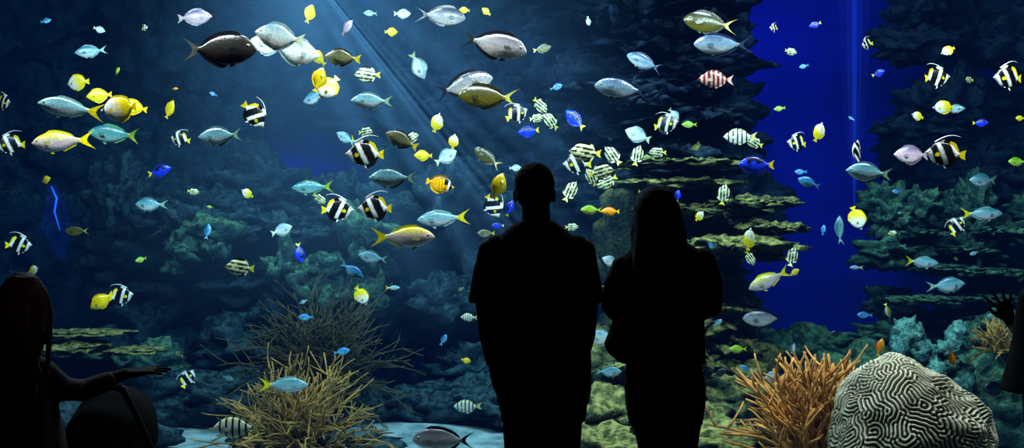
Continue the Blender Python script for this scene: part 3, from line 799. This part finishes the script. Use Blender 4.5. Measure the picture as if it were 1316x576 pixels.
loft(hr, [s_(378,820,862,.02,-.125),s_(360,813,870,.035,-.12),s_(340,809,876,.05,-.105),s_(318,810,878,.07,-.08),s_(300,811,876,.085,-.05),s_(284,812,874,.095,-.03),s_(268,813,872,.10,-.02),s_(255,817,868,.10,-.01),s_(246,823,862,.085,-.005),s_(240,832,853,.05,0)], 30, 2.1)
for i in range(22):
    q = i/21; x = 812+64*q; cv = math.sin(q*math.pi)
    tube(hr, [p(843+(x-843)*.75, 262, -.03-.07*cv), p(x, 300, -.05-.08*cv), p(x+rs.uniform(-3,3), 335, -.09-.06*cv), p(x+(845-x)*.25+rs.uniform(-4,4), 372+rs.uniform(0,18), -.11-.02*cv)], [.012,.013,.011,.004], 8)
remeshed('hair', hr, MAT['hair_dark'], wo, .006, 2)
sh = MB()
loft(sh, [s_(466,796,907,.115),s_(454,781,907,.12),s_(442,776,906,.118),s_(422,784,905,.11),s_(400,790,905,.105),s_(370,791,908,.11),s_(345,791,914,.105),s_(330,800,908,.095),s_(318,812,893,.08),s_(308,822,876,.068),s_(300,828,864,.058)])
for (a, e) in (((803,345),(786,392)), ((903,336),(915,393))):
    tube(sh, [p(*a), p((a[0]+e[0])/2+(4 if a[0] > 850 else -3), (a[1]+e[1])/2), p(*e), p(e[0]+(8 if a[0] < 850 else -8), 404, .10)], [.054,.050,.043,.038], 16, True)
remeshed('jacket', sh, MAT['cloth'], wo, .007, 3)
tr = MB()
loft(tr, [s_(545,808,902,.115),s_(520,804,906,.125),s_(495,802,907,.12),s_(465,805,900,.10),s_(445,808,895,.09)])
for x, x2 in ((836,842), (878,874)):
    tube(tr, [p(x,520), p(x2,576), (p(x2,0).x,D+.01,.47), (p(x2,0).x,D-.02,.26), (p(x2,0).x,D-.02,.07)], [.085,.070,.054,.050,.036], 20); ellip(tr, p(x,520), (.085,.105,.09))
remeshed('trousers', tr, MAT['cloth'], wo, .008, 3)
so = MB(); shoe(so, p(842,0).x, D-.02, .88); shoe(so, p(874,0).x+.02, D-.02, .88)
remeshed('shoes', so, MAT['cloth'], wo, .006, 2)

# --- girl at left, auburn hair, reaching to stroller
gi = empty('girl', (0,0,0)); D1 = 3.6
p = lambda a, b_, dy=0: P(a, b_, dy, D1)
s_ = lambda py, xl, xr, ry, dy=0: S(py, xl, xr, ry, dy, D1)
sk = MB(); head(sk, p(30,396,.01), .90, (.15,1))
tube(sk, [p(30,420), p(28,440), p(26,462)], [.042,.042,.05], 16, True)
tube(sk, [p(50,478), p(72,505,.05), p(92,508,.10), p(118,497,.16), p(134,491,.2)], [.036,.034,.032,.028,.021], 14, True)
hand(sk, p(134,491,.2), (1,.25,.12), (0,.2,-1), 1, .86, .12)
tube(sk, [p(4,478), p(-8,520,.0), p(-4,570,.06)], [.036,.034,.022], 14, True)
hand(sk, p(-4,570,.06), (.1,.2,-1), (1,0,0), 1, .85, .4)
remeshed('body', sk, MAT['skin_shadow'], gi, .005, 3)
eyes(p(30,396,.01), .9, gi, (.15,1))
hr = MB()
loft(hr, [s_(500,2,48,.03,-.08),s_(470,-2,60,.05,-.07),s_(440,-2,64,.07,-.05),s_(415,-1,62,.085,-.03),s_(390,1,59,.095,-.015),s_(370,6,55,.09,-.01),s_(357,14,47,.065,-.01),s_(350,23,38,.03,-.01)], 30, 2.1)
for i in range(30):
    q = i/29; x = -2+70*q; cv = math.sin(q*math.pi)
    w1, w2, w3 = rs.uniform(-5,5), rs.uniform(-6,6), rs.uniform(-7,7)
    tube(hr, [p(31+(x-31)*.45, 356, -.01-.05*cv), p(31+(x-31)*.85, 378, -.02-.08*cv), p(x+w1*.4, 400, -.03-.09*cv), p(x+w1, 425, -.05-.08*cv), p(x+w2, 450, -.06-.07*cv), p(x+w3, 475, -.07-.06*cv), p(x+w2, 492+rs.uniform(0,24), -.08-.04*cv)], [.009,.011,.012,.011,.010,.008,.003], 8)
remeshed('hair', hr, MAT['hair_red'], gi, .004, 1)
co = MB()
loft(co, [s_(640,-38,98,.15),s_(576,-24,82,.13),s_(530,-12,72,.11),s_(495,-8,68,.10),s_(472,-4,62,.085),s_(460,8,50,.065),s_(452,16,40,.05)])
tube(co, [p(52,476), p(73,503,.05), p(92,508,.10), p(116,499,.155)], [.048,.045,.041,.036], 16, True)
tube(co, [p(2,478), p(-9,520,.0), p(-5,560,.05)], [.048,.043,.034], 16, True)
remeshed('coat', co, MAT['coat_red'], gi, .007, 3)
tr = MB()
for x in (12, 50):
    tube(tr, [p(x,620), (p(x,0).x,D1,.40), (p(x,0).x,D1-.02,.22), (p(x,0).x,D1-.02,.06)], [.075,.055,.05,.038], 18)
remeshed('leggings', tr, MAT['cloth'], gi, .008, 3)
so = MB(); shoe(so, p(12,0).x, D1-.02, .8); shoe(so, p(50,0).x, D1-.02, .8)
remeshed('shoes', so, MAT['cloth'], gi, .006, 2)

# --- stroller
stp = empty('baby_stroller', (0,0,0)); cx = W(135,0,4.2).x; yy = 4.3
mb = MB()
def arc_shell(mb, c, r, thick=.008, a0=-.1, a1=2.0, n=14, m=14):
    vs = []; fs = []
    for lay in (0, 1):
        for i in range(n+1):
            a = a0+(a1-a0)*i/n
            for j in range(m+1):
                e = -math.pi/2+math.pi*j/m; q = 1-lay*thick/r[2]
                fold = 1+0.03*math.cos(a*9)
                vs.append((c[0]+r[0]*math.sin(e)*q, c[1]-math.cos(a)*math.cos(e)*r[1]*q*fold, c[2]+math.sin(a)*math.cos(e)*r[2]*q*fold))
    st = (n+1)*(m+1)
    for i in range(n):
        for j in range(m):
            a_ = i*(m+1)+j; fs.append((a_, a_+1, a_+m+2, a_+m+1)); fs.append((st+a_, st+a_+m+1, st+a_+m+2, st+a_+1))
    mb.add(vs, fs)
arc_shell(mb, (cx, yy, .60), (.18,.28,.24))
link('canopy', mb.mesh('canopy', MAT['stroller']), parent=stp)
mb = MB(); tube(mb, [(cx,yy-.18,.62),(cx,yy-.08,.42),(cx,yy+.18,.36),(cx,yy+.30,.20)], [.16,.16,.15,.12], 16, False, .35)
link('seat', mb.mesh('seat', MAT['stroller']), parent=stp)
mb = MB()
for sg in (-1, 1):
    tube(mb, [(cx+sg*.19,yy-.42,.90),(cx+sg*.19,yy-.28,.78),(cx+sg*.19,yy+.38,.12)], [.012]*3, 8)
    tube(mb, [(cx+sg*.19,yy+.02,.50),(cx+sg*.19,yy-.38,.12)], [.012]*2, 8)
tube(mb, [(cx-.19,yy-.42,.90),(cx-.1,yy-.45,.92),(cx+.1,yy-.45,.92),(cx+.19,yy-.42,.90)], [.017]*4, 10)
tube(mb, [(cx-.19,yy-.38,.12),(cx+.19,yy-.38,.12)], [.01]*2, 8); tube(mb, [(cx-.19,yy+.38,.12),(cx+.19,yy+.38,.12)], [.01]*2, 8)
link('frame', mb.mesh('frame', MAT['metal']), parent=stp)
mb = MB()
for sg in (-1, 1):
    for y0 in (yy-.38, yy+.38):
        n = 24
        ring = [(cx+sg*.22, y0+.10*math.cos(2*math.pi*k/n), .118+.10*math.sin(2*math.pi*k/n)) for k in range(n+1)]
        tube(mb, ring, [.017]*(n+1), 8)
        for k in range(6):
            a = k*math.pi/3; tube(mb, [(cx+sg*.22,y0,.118),(cx+sg*.22,y0+.09*math.cos(a),.118+.09*math.sin(a))], [.007,.005], 6)
link('wheels', mb.mesh('wheels', MAT['metal']), parent=stp)

# --- child at right edge, hand raised to the glass
ch = empty('child', (0,0,0)); D2 = 4.5
p = lambda a, b_, dy=0: P(a, b_, dy, D2)
s_ = lambda py, xl, xr, ry, dy=0: S(py, xl, xr, ry, dy, D2)
sk = MB(); head(sk, p(1352,325), .92, (-.3,1))
tube(sk, [p(1350,340), p(1350,362), p(1350,375)], [.044,.044,.05], 16, True)
tube(sk, [p(1328,380), p(1336,424,.10), p(1342,438,.2), p(1341,424,.3)], [.036,.033,.029,.021], 14, True)
hand(sk, p(1340,420,.3), (-.38,.05,1), (.1,1,0), 1, .90, .06, .40)
tube(sk, [p(1374,380), p(1384,420), p(1382,465,.05)], [.036,.033,.022], 14, True)
hand(sk, p(1382,465,.05), (0,.2,-1), (-1,0,0), 1, .85, .4)
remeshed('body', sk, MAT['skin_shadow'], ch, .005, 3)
eyes(p(1352,325), .92, ch, (-.3,1))
hr = MB(); ellip(hr, p(1352,316,-.012), (.080,.092,.088)); ellip(hr, p(1352,338,-.045), (.072,.05,.10))
remeshed('hair', hr, MAT['hair_dark'], ch, .006, 2)
co = MB()
loft(co, [s_(503,1289,1400,.16),s_(480,1295,1394,.14),s_(440,1304,1388,.11),s_(400,1308,1386,.10),s_(378,1312,1382,.085),s_(366,1326,1368,.06),s_(358,1334,1360,.05)])
tube(co, [p(1329,382), p(1335,422,.10), p(1342,438,.18)], [.048,.042,.036], 16, True)
tube(co, [p(1372,382), p(1384,418), p(1383,452,.04)], [.048,.042,.034], 16, True)
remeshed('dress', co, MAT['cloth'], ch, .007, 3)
tr = MB()
for x in (1335, 1365):
    tube(tr, [p(x,490), (p(x,0).x,D2,.42), (p(x,0).x,D2-.02,.24), (p(x,0).x,D2-.02,.06)], [.07,.05,.045,.035], 18)
remeshed('leggings', tr, MAT['cloth'], ch, .008, 3)
so = MB(); shoe(so, p(1335,0).x, D2-.02, .8); shoe(so, p(1365,0).x, D2-.02, .8)
remeshed('shoes', so, MAT['cloth'], ch, .006, 2)

# ------------------------------------------------------------ lights
def area(name, loc, target, sx, sy, energy, color):
    l = bpy.data.lights.new(name, 'AREA'); l.shape = 'RECTANGLE'; l.size = sx; l.size_y = sy; l.energy = energy; l.color = color
    o = bpy.data.objects.new(name, l); scene.collection.objects.link(o); o.location = loc
    o.rotation_euler = (Vector(target)-Vector(loc)).to_track_quat('-Z', 'Y').to_euler(); return o
area('tank_lamp', (-3.0,5.95,4.0), (-2.6,8.0,1.4), 2.0, .3, 270, (1.0,.97,.88))
area('tank_lamp', (0.0,5.95,4.0), (-0.2,8.0,1.4), 2.0, .3, 270, (1.0,.97,.88))
area('tank_lamp', (3.0,5.95,4.0), (2.6,7.8,1.0), 2.0, .3, 270, (1.0,.97,.88))
area('skylight_lamp', (-1.7,8.3,5.0), (-1.0,8.6,1.5), .8, .8, 420, (.86,.95,1.0))
area('skylight_lamp', (2.2,7.6,5.0), (2.2,7.9,0), .8, .8, 190, (.95,1.0,.94))
area('skylight_lamp', (1.9,8.2,5.0), (2.0,9.2,0), .8, .8, 120, (.95,1.0,.85))
area('blue_lamp', (2.7,11.6,4.7), (2.7,13.2,1.2), 1.6, .4, 30, (.09,.06,1.0))
l = bpy.data.lights.new('girl_fill_spot', 'SPOT'); l.energy = 3.5; l.color = (1,.7,.55); l.spot_size = .5; l.spot_blend = .8; l.shadow_soft_size = .05  # added spot without a fixture, brings out the girl's auburn hair
o = bpy.data.objects.new('girl_fill_spot', l); scene.collection.objects.link(o); o.location = (-.9,2.6,3.3)
o.rotation_euler = (Vector((-1.62,3.6,1.05))-o.location).to_track_quat('-Z', 'Y').to_euler()

w = bpy.data.worlds.new('World'); scene.world = w; w.use_nodes = True
w.node_tree.nodes['Background'].inputs[0].default_value = (0,0,0,1); w.node_tree.nodes['Background'].inputs[1].default_value = 0

cam = bpy.data.cameras.new('Camera'); co_ = bpy.data.objects.new('Camera', cam); scene.collection.objects.link(co_)
cam.sensor_width = 36; cam.lens = 36; co_.location = (0,0,CAMZ); co_.rotation_euler = (math.pi/2,0,0)
cam.clip_end = 60
scene.camera = co_
